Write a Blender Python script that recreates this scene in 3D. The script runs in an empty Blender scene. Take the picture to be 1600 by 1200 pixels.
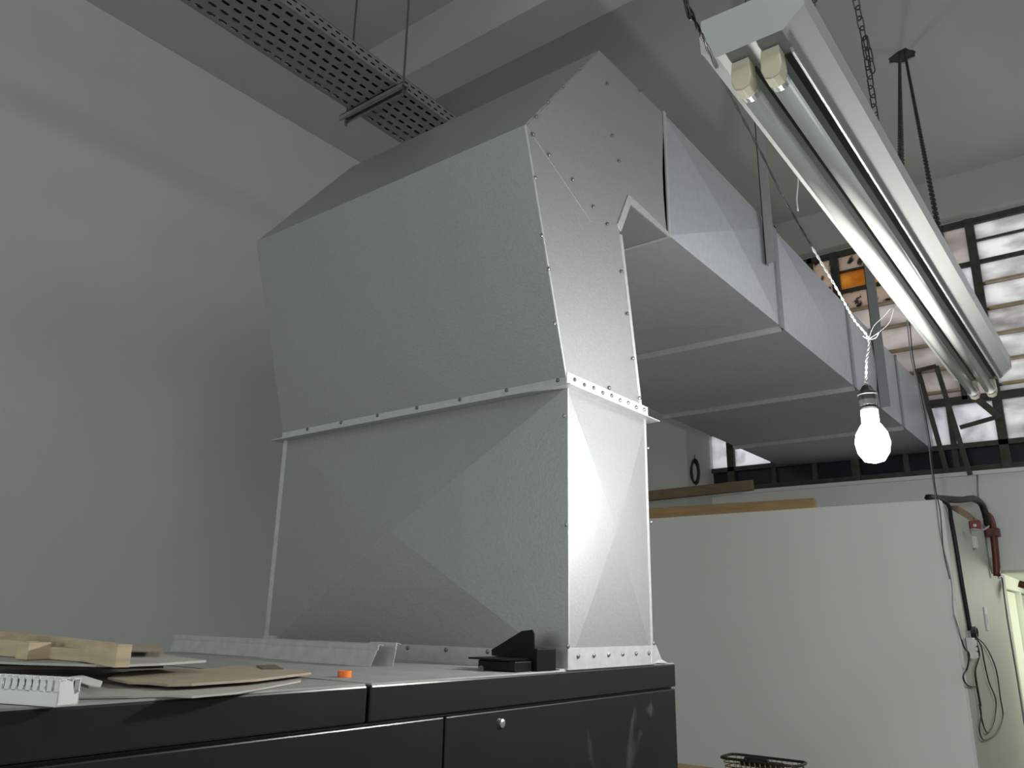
import bpy, bmesh, math, random
from mathutils import Vector, Matrix
random.seed(7)
C = bpy.context.scene.collection
sc = bpy.context.scene

# ------------------------------------------------------------------ camera
F_PX = 1248.8
YAW, PIT, ROL = -0.659234, 0.285858, 0.0173568
CAM = Vector((0, 0, 1.75))
_f = Vector((math.sin(YAW)*math.cos(PIT), math.cos(YAW)*math.cos(PIT), math.sin(PIT)))
_r = Vector((math.cos(YAW), -math.sin(YAW), 0))
_u = _r.cross(_f)
RT = _r*math.cos(ROL) + _u*math.sin(ROL)
UP = _u*math.cos(ROL) - _r*math.sin(ROL)
cam_d = bpy.data.cameras.new('camera')
cam = bpy.data.objects.new('camera', cam_d); C.objects.link(cam)
m = Matrix.Identity(4)
for i in range(3):
    m[i][0] = RT[i]; m[i][1] = UP[i]; m[i][2] = -_f[i]; m[i][3] = CAM[i]
cam.matrix_world = m
cam_d.sensor_width = 36; cam_d.lens = F_PX*36/1600; cam_d.clip_start = .02
sc.camera = cam

def at(x, y, ax, v):
    """the point of the plane axis ax = v that was measured at photo pixel (x, y)"""
    d = RT*((x-800)/F_PX) - UP*((y-600)/F_PX) + _f
    return CAM + d*((v-CAM[ax])/d[ax])

# ------------------------------------------------------------------ light
w = bpy.data.worlds.new('daylight'); sc.world = w; w.use_nodes = True
w.node_tree.nodes['Background'].inputs[0].default_value = (.95, .97, 1, 1)
w.node_tree.nodes['Background'].inputs[1].default_value = 1.7
vs = sc.view_settings
vs.view_transform = 'Standard'; vs.look = 'None'; vs.gamma = 1; vs.exposure = .16; vs.use_curve_mapping = False
BULB_POS = at(1363, 685, 1, 1.96)
BULB_STRENGTH = 760
def area(name, loc, target, sx, sy, power, col):
    l = bpy.data.lights.new(name, 'AREA'); l.shape = 'RECTANGLE'; l.size = sx; l.size_y = sy
    l.energy = power; l.color = col
    o = bpy.data.objects.new(name, l); C.objects.link(o); o.location = loc
    o.rotation_euler = (Vector(target)-Vector(loc)).to_track_quat('-Z', 'Y').to_euler()
    return o
area('hall_back_fill', (-1.0, -3.9, 2.2), (-2.6, 2.2, 2.0), 3.0, 2.0, 74, (.93, 1, .96))  # added fill behind the camera; the back wall has no window
area('hall_overhead_fill', (.5, .1, 3.7), (-2.0, 1.8, 2.0), .8, .15, 7, (.93, 1, .96))  # added unseen overhead fill without a fixture, strengthens the shade under the flange
area('side_fill', (2.9, -.6, 2.6), (-1.5, 2.6, 2.2), 2.0, 1.6, 22, (.93, .97, 1))  # added fill from the right, no window stands there
area('front_window_daylight', (2.2, 6.7, 4.0), (-1.2, 4.0, 2.8), 2.4, 1.8, 46, (.90, .95, 1))
area('corridor_lamp', (.2, 8.4, 2.1), (-.7, 8.3, .8), .6, .6, 34, (.95, 1, .82))

# ------------------------------------------------------------------ materials
def mat(name, col, rough=.6, metal=0., noise=0., nscale=6., bump=0., bscale=80., spec=.5, dirt=None, dscale=3., dlo=.55, dhi=.7, stretch=None):
    m = bpy.data.materials.new(name); m.use_nodes = True
    nt = m.node_tree; b = nt.nodes['Principled BSDF']
    b.inputs['Base Color'].default_value = (*col, 1); b.inputs['Roughness'].default_value = rough
    b.inputs['Metallic'].default_value = metal; b.inputs['Specular IOR Level'].default_value = spec
    tc = nt.nodes.new('ShaderNodeTexCoord')
    vec = tc.outputs['Object']
    if stretch:
        mp = nt.nodes.new('ShaderNodeMapping'); mp.inputs['Scale'].default_value = stretch
        nt.links.new(vec, mp.inputs[0]); vec = mp.outputs[0]
    last = None
    if noise:
        n = nt.nodes.new('ShaderNodeTexNoise'); n.inputs['Scale'].default_value = nscale; n.inputs['Detail'].default_value = 5
        nt.links.new(vec, n.inputs['Vector'])
        r = nt.nodes.new('ShaderNodeValToRGB')
        r.color_ramp.elements[0].position = .3; r.color_ramp.elements[1].position = .7
        r.color_ramp.elements[0].color = (*[c*(1-noise) for c in col], 1)
        r.color_ramp.elements[1].color = (*[min(1, c*(1+noise)) for c in col], 1)
        nt.links.new(n.outputs[0], r.inputs[0]); last = r.outputs[0]
    if dirt:
        n = nt.nodes.new('ShaderNodeTexNoise'); n.inputs['Scale'].default_value = dscale; n.inputs['Detail'].default_value = 6
        n.inputs['Distortion'].default_value = .6
        nt.links.new(vec, n.inputs['Vector'])
        r = nt.nodes.new('ShaderNodeValToRGB')
        r.color_ramp.elements[0].position = dlo; r.color_ramp.elements[1].position = dhi
        r.color_ramp.elements[0].color = (0, 0, 0, 1); r.color_ramp.elements[1].color = (1, 1, 1, 1)
        nt.links.new(n.outputs[0], r.inputs[0])
        mx = nt.nodes.new('ShaderNodeMix'); mx.data_type = 'RGBA'
        nt.links.new(r.outputs[0], mx.inputs[0])
        if last: nt.links.new(last, mx.inputs[6])
        else: mx.inputs[6].default_value = (*col, 1)
        mx.inputs[7].default_value = (*dirt, 1); last = mx.outputs[2]
    if last: nt.links.new(last, b.inputs['Base Color'])
    if bump:
        n = nt.nodes.new('ShaderNodeTexNoise'); n.inputs['Scale'].default_value = bscale; n.inputs['Detail'].default_value = 3
        nt.links.new(tc.outputs['Object'], n.inputs['Vector'])
        bp = nt.nodes.new('ShaderNodeBump'); bp.inputs['Strength'].default_value = bump; bp.inputs['Distance'].default_value = .01
        nt.links.new(n.outputs[0], bp.inputs['Height']); nt.links.new(bp.outputs[0], b.inputs['Normal'])
    return m

def pane_mat(name, col, dirt, dlo=.5, dhi=.7, dscale=6, stretch=(1, 1, 1)):
    m = bpy.data.materials.new(name); m.use_nodes = True
    nt = m.node_tree; nt.nodes.remove(nt.nodes['Principled BSDF'])
    out = nt.nodes['Material Output']
    tr = nt.nodes.new('ShaderNodeBsdfTranslucent'); gl = nt.nodes.new('ShaderNodeBsdfGlossy')
    gl.inputs['Roughness'].default_value = .25; gl.inputs['Color'].default_value = (.9, .9, .9, 1)
    mix = nt.nodes.new('ShaderNodeMixShader'); mix.inputs[0].default_value = .07
    tc = nt.nodes.new('ShaderNodeTexCoord'); mp = nt.nodes.new('ShaderNodeMapping'); mp.inputs['Scale'].default_value = stretch
    n = nt.nodes.new('ShaderNodeTexNoise'); n.inputs['Scale'].default_value = dscale; n.inputs['Detail'].default_value = 7
    r = nt.nodes.new('ShaderNodeValToRGB')
    r.color_ramp.elements[0].position = dlo; r.color_ramp.elements[1].position = dhi
    r.color_ramp.elements[0].color = (*col, 1); r.color_ramp.elements[1].color = (*dirt, 1)
    L = nt.links.new
    L(tc.outputs['Object'], mp.inputs[0]); L(mp.outputs[0], n.inputs['Vector']); L(n.outputs[0], r.inputs[0])
    L(r.outputs[0], tr.inputs['Color']); L(tr.outputs[0], mix.inputs[1]); L(gl.outputs[0], mix.inputs[2]); L(mix.outputs[0], out.inputs[0])
    return m

def emit(name, col, s):
    m = bpy.data.materials.new(name); m.use_nodes = True
    nt = m.node_tree; nt.nodes.remove(nt.nodes['Principled BSDF'])
    e = nt.nodes.new('ShaderNodeEmission'); e.inputs[0].default_value = (*col, 1); e.inputs[1].default_value = s
    nt.links.new(e.outputs[0], nt.nodes['Material Output'].inputs[0]); return m

M = dict(
 plaster=mat('painted_plaster', (.60, .615, .59), .8, spec=.15, noise=.035, nscale=1.3, bump=.12, bscale=9),
 ceil=mat('ceiling_paint', (.50, .505, .475), .8, noise=.05, nscale=1.1, bump=.08, bscale=12),
 drywall=mat('white_drywall', (.82, .83, .80), .7, spec=.2, noise=.02, nscale=1.2, bump=.05, bscale=8),
 side=mat('shaded_side_paint', (.47, .49, .43), .55, noise=.04, nscale=2),  # greenish wall paint, darkened to carry the shading of the side
 floor=mat('concrete_floor', (.30, .30, .29), .6, noise=.15, nscale=3),
 galv=mat('galvanized_sheet', (.385, .40, .405), .46, .66, noise=.045, nscale=110, bump=.07, bscale=150),
 galv_d=mat('galvanized_duct_run', (.50, .52, .55), .45, .6, noise=.05, nscale=30, bump=.05, bscale=120),
 steel=mat('galvanized_angle', (.56, .575, .58), .38, .5, noise=.08, nscale=40),
 strap=mat('grey_flat_bar', (.30, .31, .32), .5, .3, noise=.05, nscale=30),
 tray=mat('tray_steel', (.30, .31, .32), .45, .6, noise=.06, nscale=20),
 rod=mat('threaded_rod_steel', (.16, .165, .165), .4, .7),
 screw=mat('screw_zinc', (.22, .22, .22), .35, .8),
 char=mat('charcoal_paint', (.011, .012, .014), .32, 0, noise=.15, nscale=4, dirt=(.12, .13, .14), dscale=5, dlo=.62, dhi=.80),
 char_top=mat('sheen_charcoal_lid', (.34, .345, .34), .40, 0, noise=.12, nscale=14),  # pale tone paints the grazing sheen onto the charcoal lid
 black=mat('black_steel', (.004, .004, .004), .4, spec=.25),
 blackp=mat('black_plastic', (.012, .012, .013), .45),
 white=mat('white_enamel', (.42, .435, .43), .5, noise=.02, nscale=8),
 refl=mat('reflector_enamel', (.36, .375, .37), .45, noise=.03, nscale=8),
 slot=mat('dark_slot_shade', (.035, .037, .033), .5),  # dark tone for the open slot and for painted shade
 holder=mat('cream_lampholder', (.58, .54, .42), .4),
 tube=mat('glass_tube', (.60, .62, .60), .12, 0, spec=.9),
 cap=mat('aluminium_cap', (.75, .75, .75), .25, .9),
 wood=mat('pale_timber', (.50, .40, .27), .65, noise=.18, nscale=9, stretch=(1, 1, 9)),
 wood2=mat('tan_timber', (.44, .29, .14), .6, noise=.15, nscale=6, stretch=(.6, 6, 6)),
 wood3=mat('brown_timber', (.21, .15, .09), .65, noise=.2, nscale=6, stretch=(.6, 6, 6)),
 card=mat('brown_cardboard', (.36, .30, .23), .8, noise=.1, nscale=10),
 card2=mat('grey_cardboard', (.42, .41, .38), .75, noise=.08, nscale=10),
 edge=mat('torn_edge_and_shade', (.13, .11, .08), .9),
 pvc=mat('white_pvc', (.72, .73, .72), .35),
 paper=mat('white_paper', (.8, .8, .8), .7),
 orange=mat('orange_plastic', (.85, .20, .03), .4),
 red=mat('red_enamel', (.22, .018, .018), .35),
 pipe=mat('red_brown_pipe', (.13, .022, .018), .4),
 rust=mat('old_window_steel', (.075, .07, .062), .7, .2, noise=.3, nscale=14),
 tan=mat('tan_window_ledge', (.55, .42, .28), .7, noise=.2, nscale=10),
 chain=mat('dull_chain_steel', (.07, .065, .055), .5, .7),
 wire=mat('silver_grey_wire', (.42, .43, .43), .35),
 copper=mat('yellow_wire_mesh', (.30, .24, .06), .5),
 darkglass=mat('dark_glass', (.016, .019, .025), .18),
 door=mat('white_door_paint', (.75, .78, .68), .4),
 brownbox=mat('brown_box', (.27, .18, .11), .8),
 pane=pane_mat('frosted_pane', (.60, .56, .54), (.36, .33, .31), .45, .75, 2.5, (1, 1, 2)),
 pane_b=pane_mat('bright_frosted_pane', (.80, .79, .78), (.42, .41, .40), .42, .72, 3, (1, 1, 2.5)),
 pane_d=pane_mat('soiled_pane', (.50, .43, .37), (.06, .055, .05), .54, .60, 14),
 pane_o=pane_mat('orange_pane', (.62, .38, .14), (.42, .21, .04), .4, .7, 5),
 pane_w=pane_mat('clear_bright_pane', (.78, .77, .78), (.50, .49, .5), .5, .7, 5),
 bulb=emit('bulb_glow', (1, .985, .93), BULB_STRENGTH),
)

# ------------------------------------------------------------------ mesh helpers
class MB:
    def __init__(s): s.v = []; s.f = []
    def poly(s, pts):
        n = len(s.v); s.v += [tuple(p) for p in pts]; s.f.append(tuple(range(n, n+len(pts)))); return s
    def box(s, a, b):
        x0, x1 = sorted((a[0], b[0])); y0, y1 = sorted((a[1], b[1])); z0, z1 = sorted((a[2], b[2]))
        n = len(s.v)
        s.v += [(x0,y0,z0),(x1,y0,z0),(x1,y1,z0),(x0,y1,z0),(x0,y0,z1),(x1,y0,z1),(x1,y1,z1),(x0,y1,z1)]
        for f in ((0,3,2,1),(4,5,6,7),(0,1,5,4),(1,2,6,5),(2,3,7,6),(3,0,4,7)): s.f.append(tuple(n+i for i in f))
        return s
    def obox(s, c, ax, ay, az):
        """box from centre and three half-extent vectors"""
        c, ax, ay, az = map(Vector, (c, ax, ay, az)); n = len(s.v)
        for k in (-1, 1):
            for (i, j) in ((-1,-1),(1,-1),(1,1),(-1,1)): s.v.append(tuple(c+ax*i+ay*j+az*k))
        for f in ((0,3,2,1),(4,5,6,7),(0,1,5,4),(1,2,6,5),(2,3,7,6),(3,0,4,7)): s.f.append(tuple(n+i for i in f))
        return s
    def bar(s, a, b, w, h, up=(0, 0, 1)):
        a, b = Vector(a), Vector(b); d = (b-a); L = d.length; d.normalize()
        sd = d.cross(Vector(up)); 
        if sd.length < 1e-4: sd = d.cross(Vector((0, 1, 0)))
        sd.normalize(); u = sd.cross(d)
        return s.obox((a+b)/2, d*L/2, sd*w/2, u*h/2)
    def slab(s, pts, t, up=(0, 0, 1)):
        """closed polygon extruded by t along up"""
        up = Vector(up)*t; pts = [Vector(p) for p in pts]; n = len(s.v); k = len(pts)
        s.v += [tuple(p) for p in pts] + [tuple(p+up) for p in pts]
        s.f.append(tuple(n+i for i in reversed(range(k)))); s.f.append(tuple(n+k+i for i in range(k)))
        for i in range(k):
            j = (i+1) % k; s.f.append((n+i, n+j, n+k+j, n+k+i))
        return s
    def tube(s, pts, r, seg=8, closed=False, smooth=0):
        pts = [Vector(p) for p in pts]
        if smooth:
            q = []; n = len(pts)
            for i in range(n if closed else n-1):
                p0 = pts[(i-1) % n] if closed or i else pts[0]*2-pts[1]
                p1 = pts[i]; p2 = pts[(i+1) % n]
                p3 = pts[(i+2) % n] if closed or i+2 < n else p2*2-p1
                for k in range(smooth):
                    t = k/smooth
                    q.append(.5*((2*p1)+(-p0+p2)*t+(2*p0-5*p1+4*p2-p3)*t*t+(-p0+3*p1-3*p2+p3)*t**3))
            if not closed: q.append(pts[-1])
            pts = q
        n0 = len(s.v); N = len(pts); ref = None
        rr = r if isinstance(r, (list, tuple)) else [r]*N
        for i, p in enumerate(pts):
            if closed: d = pts[(i+1) % N]-pts[i-1]
            else: d = pts[min(i+1, N-1)]-pts[max(i-1, 0)]
            if d.length < 1e-9: d = Vector((0, 0, 1))
            d.normalize()
            if ref is None:
                ref = d.cross(Vector((0, 0, 1)))
                if ref.length < .1: ref = d.cross(Vector((1, 0, 0)))
            ref = (ref-d*ref.dot(d)); ref.normalize(); o = d.cross(ref)
            for k in range(seg):
                a = 2*math.pi*k/seg; s.v.append(tuple(p+(ref*math.cos(a)+o*math.sin(a))*rr[i]))
        for i in range(N if closed else N-1):
            j = (i+1) % N
            for k in range(seg):
                l = (k+1) % seg; s.f.append((n0+i*seg+k, n0+i*seg+l, n0+j*seg+l, n0+j*seg+k))
        if not closed:
            s.f.append(tuple(n0+k for k in reversed(range(seg)))); s.f.append(tuple(n0+(N-1)*seg+k for k in range(seg)))
        return s
    def lathe(s, prof, c, axis=(0, 0, 1), seg=20):
        """profile of (radius, height) pairs turned round axis at c"""
        ax = Vector(axis).normalized(); a1 = ax.orthogonal().normalized(); a2 = ax.cross(a1); c = Vector(c); n0 = len(s.v)
        for r, h in prof:
            for k in range(seg):
                a = 2*math.pi*k/seg; s.v.append(tuple(c+ax*h+(a1*math.cos(a)+a2*math.sin(a))*r))
        for i in range(len(prof)-1):
            for k in range(seg):
                l = (k+1) % seg; s.f.append((n0+i*seg+k, n0+i*seg+l, n0+(i+1)*seg+l, n0+(i+1)*seg+k))
        s.f.append(tuple(n0+k for k in reversed(range(seg)))); s.f.append(tuple(n0+(len(prof)-1)*seg+k for k in range(seg)))
        return s
    def build(s, name, m, parent=None, smooth=False, bevel=0):
        me = bpy.data.meshes.new(name); org = Vector(parent.location) if parent and parent.parent is None and parent.type == 'EMPTY' else Vector((0, 0, 0))
        if parent and parent.type == 'MESH': org = Vector(parent.get('org', (0, 0, 0)))
        me.from_pydata([tuple(Vector(v)-org) for v in s.v], [], s.f); me.update()
        bm = bmesh.new(); bm.from_mesh(me); bmesh.ops.remove_doubles(bm, verts=bm.verts, dist=1e-5)
        bmesh.ops.recalc_face_normals(bm, faces=bm.faces)
        if bevel: bmesh.ops.bevel(bm, geom=[e for e in bm.edges if len(e.link_faces) == 2 and e.calc_face_angle(0) > .6], offset=bevel, segments=2, affect='EDGES', profile=.5)
        bm.to_mesh(me); bm.free()
        if smooth:
            for p in me.polygons: p.use_smooth = True
        me.materials.append(M[m] if isinstance(m, str) else m)
        o = bpy.data.objects.new(name, me); C.objects.link(o)
        if parent: o.parent = parent
        o['_x'] = 0; del o['_x']
        ORG[o.name] = org
        return o
ORG = {}

def empty(name, loc, label, cat, group=None):
    o = bpy.data.objects.new(name, None); C.objects.link(o); o.location = loc; o.empty_display_size = .1
    o['label'] = label; o['category'] = cat
    if group: o['group'] = group
    return o
def sub(mb, name, m, parent, root, **k):
    """a sub-part: built in the root's frame, parented to the part"""
    o = mb.build(name, m, root, **k); o.parent = parent; return o
def tag(o, label, cat, group=None):
    """tag a one-mesh thing and move its origin to its own base"""
    co = [v.co.copy() for v in o.data.vertices]
    b = Vector(((min(c.x for c in co)+max(c.x for c in co))/2, (min(c.y for c in co)+max(c.y for c in co))/2, min(c.z for c in co)))
    o.data.transform(Matrix.Translation(-b)); o.location = b
    o['label'] = label; o['category'] = cat
    if group: o['group'] = group
    return o
def struct(o): o['kind'] = 'structure'; return o
def lab(o, s): o['label'] = s; return o

# ------------------------------------------------------------------ the room
XL, XR, YB, YW, ZC, ZB = -4.14, 4.2, -5.0, 7.0, 5.37, 5.0
WT = .28
PY, PX, PZ = 5.3, -.885, 2.475           # partition front plane, side plane, top
struct(MB().box((XL-.2, YB-.2, -.12), (XR+.2, 10.6, 0)).build('floor', 'floor'))
# ceiling with a rough hole where the chains hang
hc = at(1409, 89, 2, ZC); HR = .078
mb = MB()
x0, x1, y0, y1 = hc.x-.2, hc.x+.2, hc.y-.2, hc.y+.2
mb.poly([(XL, YB, ZC), (XR, YB, ZC), (XR, y0, ZC), (XL, y0, ZC)]); mb.poly([(XL, y1, ZC), (XR, y1, ZC), (XR, YW+WT, ZC), (XL, YW+WT, ZC)])
mb.poly([(XL, y0, ZC), (x0, y0, ZC), (x0, y1, ZC), (XL, y1, ZC)]); mb.poly([(x1, y0, ZC), (XR, y0, ZC), (XR, y1, ZC), (x1, y1, ZC)])
N = 16; inn = []; out = []
for k in range(N):
    a = 2*math.pi*k/N; r = HR*random.uniform(.8, 1.2); c, s_ = math.cos(a), math.sin(a)
    inn.append((hc.x+r*c*1.2, hc.y+r*s_, ZC)); q = .2/max(abs(c), abs(s_)); out.append((hc.x+q*c, hc.y+q*s_, ZC))
for k in range(N):
    l = (k+1) % N; mb.poly([inn[k], inn[l], out[l], out[k]])
    mb.poly([inn[k], inn[l], (inn[l][0], inn[l][1], ZC+.14), (inn[k][0], inn[k][1], ZC+.14)])
mb.box((XL-.2, YB-.2, ZC+.14), (XR+.2, YW+WT, ZC+.3))
struct(mb.build('ceiling', 'ceil'))
struct(MB().slab([(p[0], p[1], ZC+.012) for p in inn], .02).build('hole_shade_disc', 'slot'))  # dark disc set in the hole to paint its inner darkness
struct(MB().box((XL-.2, YB, 0), (XL, YW+WT, ZC)).build('wall_left', 'plaster'))
struct(MB().box((XR, YB, 0), (XR+.2, 10.6, ZC)).build('wall_right', 'plaster'))
struct(MB().box((XL-.2, YB-.2, 0), (XR+.2, YB, ZC)).build('wall_back', 'plaster'))
SILL = 2.9
# wall under and beside the windows, with the opening to the corridor on the right
mb = MB().box((XL, YW, 0), (PX-.08, YW+WT, SILL))
mb.box((PX-.08, YW, 2.155), (XR, YW+WT, SILL)); mb.box((XL, YW, SILL), (-3.05, YW+WT, ZC)); mb.box((-3.05, YW, ZB), (XR, YW+WT, ZC))
mb.box((2.9, YW, 0), (XR, YW+WT, 2.155)); mb.box((3.0, YW, SILL), (XR, YW+WT, ZB))
struct(mb.build('wall_front', 'drywall'))
# pier at the far left, ceiling beams
struct(MB().box((XL, 6.5, 0), (-3.05, YW, ZC)).build('trim_2', 'plaster'))
struct(MB().box((XL, YB, ZB), (-3.62, 6.5, ZC)).build('trim_3', 'ceil'))
struct(MB().box((-3.62, 2.94, ZB), (XR, 3.22, ZC)).build('trim_4', 'ceil'))
struct(MB().box((-3.05, YW-.10, ZB), (XR, YW, ZC)).build('trim_5', 'ceil'))
# drywall box room in front of the windows
mb = MB().box((XL, PY, 0), (PX, PY+.1, PZ)); 
struct(mb.build('wall_partition', 'drywall', bevel=.006))
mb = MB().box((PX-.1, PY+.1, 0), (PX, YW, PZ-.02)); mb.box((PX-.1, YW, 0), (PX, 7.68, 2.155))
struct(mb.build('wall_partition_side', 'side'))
struct(MB().box((XL, PY+.1, PZ-.12), (PX-.1, YW, PZ-.04)).build('trim_6', 'drywall'))
# corridor behind the opening
struct(MB().box((PX-.3, YW+WT, 2.17), (XR, 10.6, 2.3)).build('ceiling_corridor', 'drywall'))
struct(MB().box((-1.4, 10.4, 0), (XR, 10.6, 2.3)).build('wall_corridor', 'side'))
mb = MB().box((PX-.14, 7.68, 2.06), (PX-.02, 10.4, 2.17)).box((PX-.14, 7.68, 0), (PX-.02, 7.74, 2.06)).box((PX-.14, 8.72, 0), (PX-.02, 8.82, 2.06)).box((PX-.14, 9.8, 0), (PX-.02, 10.4, 2.06))
d = struct(mb.build('door_1', 'door'))
sb = MB().box((PX-.11, 7.76, .02), (PX-.06, 8.71, 2.05)); lf = sb.build('door_leaf', 'door'); lf.parent = d
sb = MB().box((PX-.11, 8.83, .02), (PX-.06, 9.79, 2.05)); lf = sb.build('door_leaf', 'door'); lf.parent = d
sb = MB().box((PX-.06, 7.86, .3), (PX-.052, 8.6, 1.95)); lf = sb.build('door_panel', 'door'); lf.parent = d
sb = MB().box((PX-.06, 8.93, .3), (PX-.052, 9.7, 1.95)); lf = sb.build('door_panel', 'door'); lf.parent = d

# ------------------------------------------------------------------ the window band
fr = MB(); tanb = MB()
panes = {k: MB() for k in ('pane', 'pane_b', 'pane_d', 'pane_o', 'pane_w', 'darkglass')}
Y0w, Y1w = YW+.03, YW+.09
def cell(x0, x1, z0, z1, k, tilt=0):
    g = -.006
    panes[k].slab([(x0+g, YW+.055-tilt, z0+g), (x1-g, YW+.055-tilt, z0+g), (x1-g, YW+.055, z1-g), (x0+g, YW+.055, z1-g)], .006, (0, 1, 0))
mull = [-2.86, -1.77, -.68, .41, 1.5, 2.59]
fr.box((-3.05, Y0w-.01, ZB-.05), (3.0, Y1w, ZB)); fr.box((-3.05, Y0w, SILL), (3.0, Y1w, SILL+.05))
fr.box((-3.05, Y0w-.02, 3.09), (3.0, Y1w, 3.13)); fr.box((-3.05, Y0w-.01, 3.45), (3.0, Y1w, 3.51))
rows = [4.80, 4.61, 4.415, 4.195, 3.975, 3.76, 3.565]
for i, x in enumerate([-3.95]+mull):
    if i: fr.box((x-.032, Y0w-.02, SILL), (x+.032, Y1w, ZB))
    nx = mull[i] if i < len(mull) else 3.05
    xa = max(x+.032, -3.05); xb = nx-.032
    ec = min(xb, 3.0)
    xm = nx-.215
    if i < len(mull): fr.box((xm-.02, Y0w-.01, 3.48), (xm+.02, Y1w, ZB))
    else: xm = 3.0
    # stack of tilting panes
    prev = ZB-.05
    for j, z in enumerate(rows+[3.49]):
        lo = z
        thick = .034 if z == 4.61 else .016
        if j < len(rows):
            fr.box((xa, Y0w, z-thick/2), (xm, Y1w, z+thick/2))
            if j >= 2: tanb.box((xa+.02, Y0w-.035, z-.012), (xm-.02, Y0w, z+.008))
        k = 'pane_b' if i == 3 else 'pane'
        if i == 2: k = {0: 'pane_d', 1: 'pane_o', 2: 'pane_d'}.get(j, 'pane')
        if i == 1 and j < 1: k = 'pane_d'
        if prev-lo > .05: cell(xa, xm, lo, prev, k, .03 if j > 1 else 0)
        prev = lo
    if i < len(mull):
        fr.box((xm, Y0w, 4.59), (nx-.03, Y1w, 4.63)); fr.box((xm, Y0w, 4.15), (nx-.03, Y1w, 4.18))
        cell(xm+.02, xb, 4.63, ZB-.05, 'pane_d' if i == 1 else 'pane'); cell(xm+.02, xb, 4.18, 4.59, 'pane_w'); cell(xm+.02, xb, 3.51, 4.15, 'pane')
    # lower rows
    for xs in (.36, .72):
        if xa+xs < ec: fr.box((xa+xs-.02, Y0w-.01, SILL+.05), (xa+xs+.02, Y1w, 3.46))
    e = min(xb, 3.0)
    for a, b in ((xa, xa+.34), (xa+.38, xa+.70), (xa+.74, e)):
        b = min(b, e)
        if b > a: cell(a, b, 3.13, 3.45, 'pane_w' if (i < 2 or i == 2) else 'pane_b'); cell(a, b, SILL+.05, 3.09, 'darkglass')
win = struct(fr.build('window_1', 'rust'))
o = tanb.build('ledge', 'tan'); o.parent = win; lab(o, 'tan ledges of the tilting panes')
for k, pm in panes.items():
    o = pm.build('pane', k); o.parent = win
    lab(o, {'pane': 'pinkish frosted panes', 'pane_b': 'bright rippled panes', 'pane_d': 'dirty spotted panes', 'pane_o': 'orange pane', 'pane_w': 'white panes', 'darkglass': 'dark bottom panes'}[k])
struct(MB().box((-3.05, YW-.03, SILL-.03), (3.0, YW+.03, SILL)).build('trim_7', 'drywall'))

# ------------------------------------------------------------------ the machine cabinet
CT = 1.63; CX = -1.174
cab = empty('machine_cabinet', (-1.8, .2, 0), 'long charcoal steel machine cabinet that the duct stands on', 'cabinet')
CY1 = 2.352
MB().box((-2.5, -2.0, .08), (CX-.012, CY1-.008, 1.56)).build('body', 'char', cab)
MB().box((-2.46, -1.96, 0), (CX-.06, CY1-.05, .08)).build('plinth', 'black', cab)
for a, b in ((-2.0, -.42), (-.412, 1.094), (1.102, CY1)):
    mb = MB().box((-2.5, a, 1.562), (CX, b, CT-.003))
    lid = mb.build('lid', 'char', cab, bevel=.004)
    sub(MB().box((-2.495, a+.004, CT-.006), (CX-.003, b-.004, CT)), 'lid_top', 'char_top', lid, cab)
for a, b in ((-2.0, -.9), (-.895, .2), (.205, 1.310), (1.316, CY1-.004)):
    mb = MB().box((CX-.014, a, .12), (CX-.001, b, 1.556))
    dr = mb.build('door', 'char', cab, bevel=.003)
    if b > 1.5:
        p = at(783, 1130, 0, CX)
        sub(MB().lathe([(.009, 0), (.009, .006), (.005, .008)], (CX-.001, p.y, p.z), (1, 0, 0)), 'lock', 'cap', dr, cab)

# ------------------------------------------------------------------ the air duct
DX0, DX1 = -2.42, -1.176
duct = empty('air_duct', (-1.8, 1.98, CT), 'large galvanized sheet metal air duct rising from the charcoal cabinet and running to the windows', 'air duct')
Y0, Y1 = 1.764, 2.218
ZF = 2.365
def crossface(mb, a, b, c, d, h, n):
    a, b, c, d = map(Vector, (a, b, c, d)); ce = (a+b+c+d)/4+Vector(n)*h
    for p, q in ((a, b), (b, c), (c, d), (d, a)):
        # the crease fades towards the middle of the sheet
        m1 = p.lerp(ce, .55); m2 = q.lerp(ce, .55); cc = ce-Vector(n)*h*.12
        mb.poly([p, q, m2, m1]); mb.poly([m1, m2, cc])
# lower box
mb = MB()
crossface(mb, (DX0, Y0, CT), (DX1, Y0, CT), (DX1, Y0, ZF), (DX0, Y0, ZF), .042, (0, -1, 0))
crossface(mb, (DX1, Y0, CT), (DX1, Y1, CT), (DX1, Y1, ZF), (DX1, Y0, ZF), .02, (1, 0, 0))
crossface(mb, (DX1, Y1, CT), (DX0, Y1, CT), (DX0, Y1, ZF), (DX1, Y1, ZF), .01, (0, 1, 0))
crossface(mb, (DX0, Y1, CT), (DX0, Y0, CT), (DX0, Y0, ZF), (DX0, Y1, ZF), .01, (-1, 0, 0))
riser = mb.build('riser', 'galv', duct)
# elbow: side profile in Y-Z
prof = [(Y0, ZF), (1.553, 3.081), (1.968, 3.602), (2.425, 3.618), (2.425, 3.097), (2.152, 3.112), (2.074, 2.972), (Y1-.02, ZF)]
mb = MB()
sag = [(2.425, 3.618), (2.428, 3.54), (2.418, 3.46), (2.408, 3.36), (2.408, 3.26), (2.415, 3.16), (2.425, 3.097)]
pr = prof[:3]+sag+prof[5:]
for X in (DX1, DX0):
    mb.poly([(X, y, z) for y, z in pr])
for i in range(len(pr)):
    j = (i+1) % len(pr)
    if 3 <= i <= 8 or i == len(pr)-1: continue
    mb.poly([(DX0, *pr[i]), (DX1, *pr[i]), (DX1, *pr[j]), (DX0, *pr[j])])
elbow = mb.build('elbow', 'galv', duct)
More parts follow.
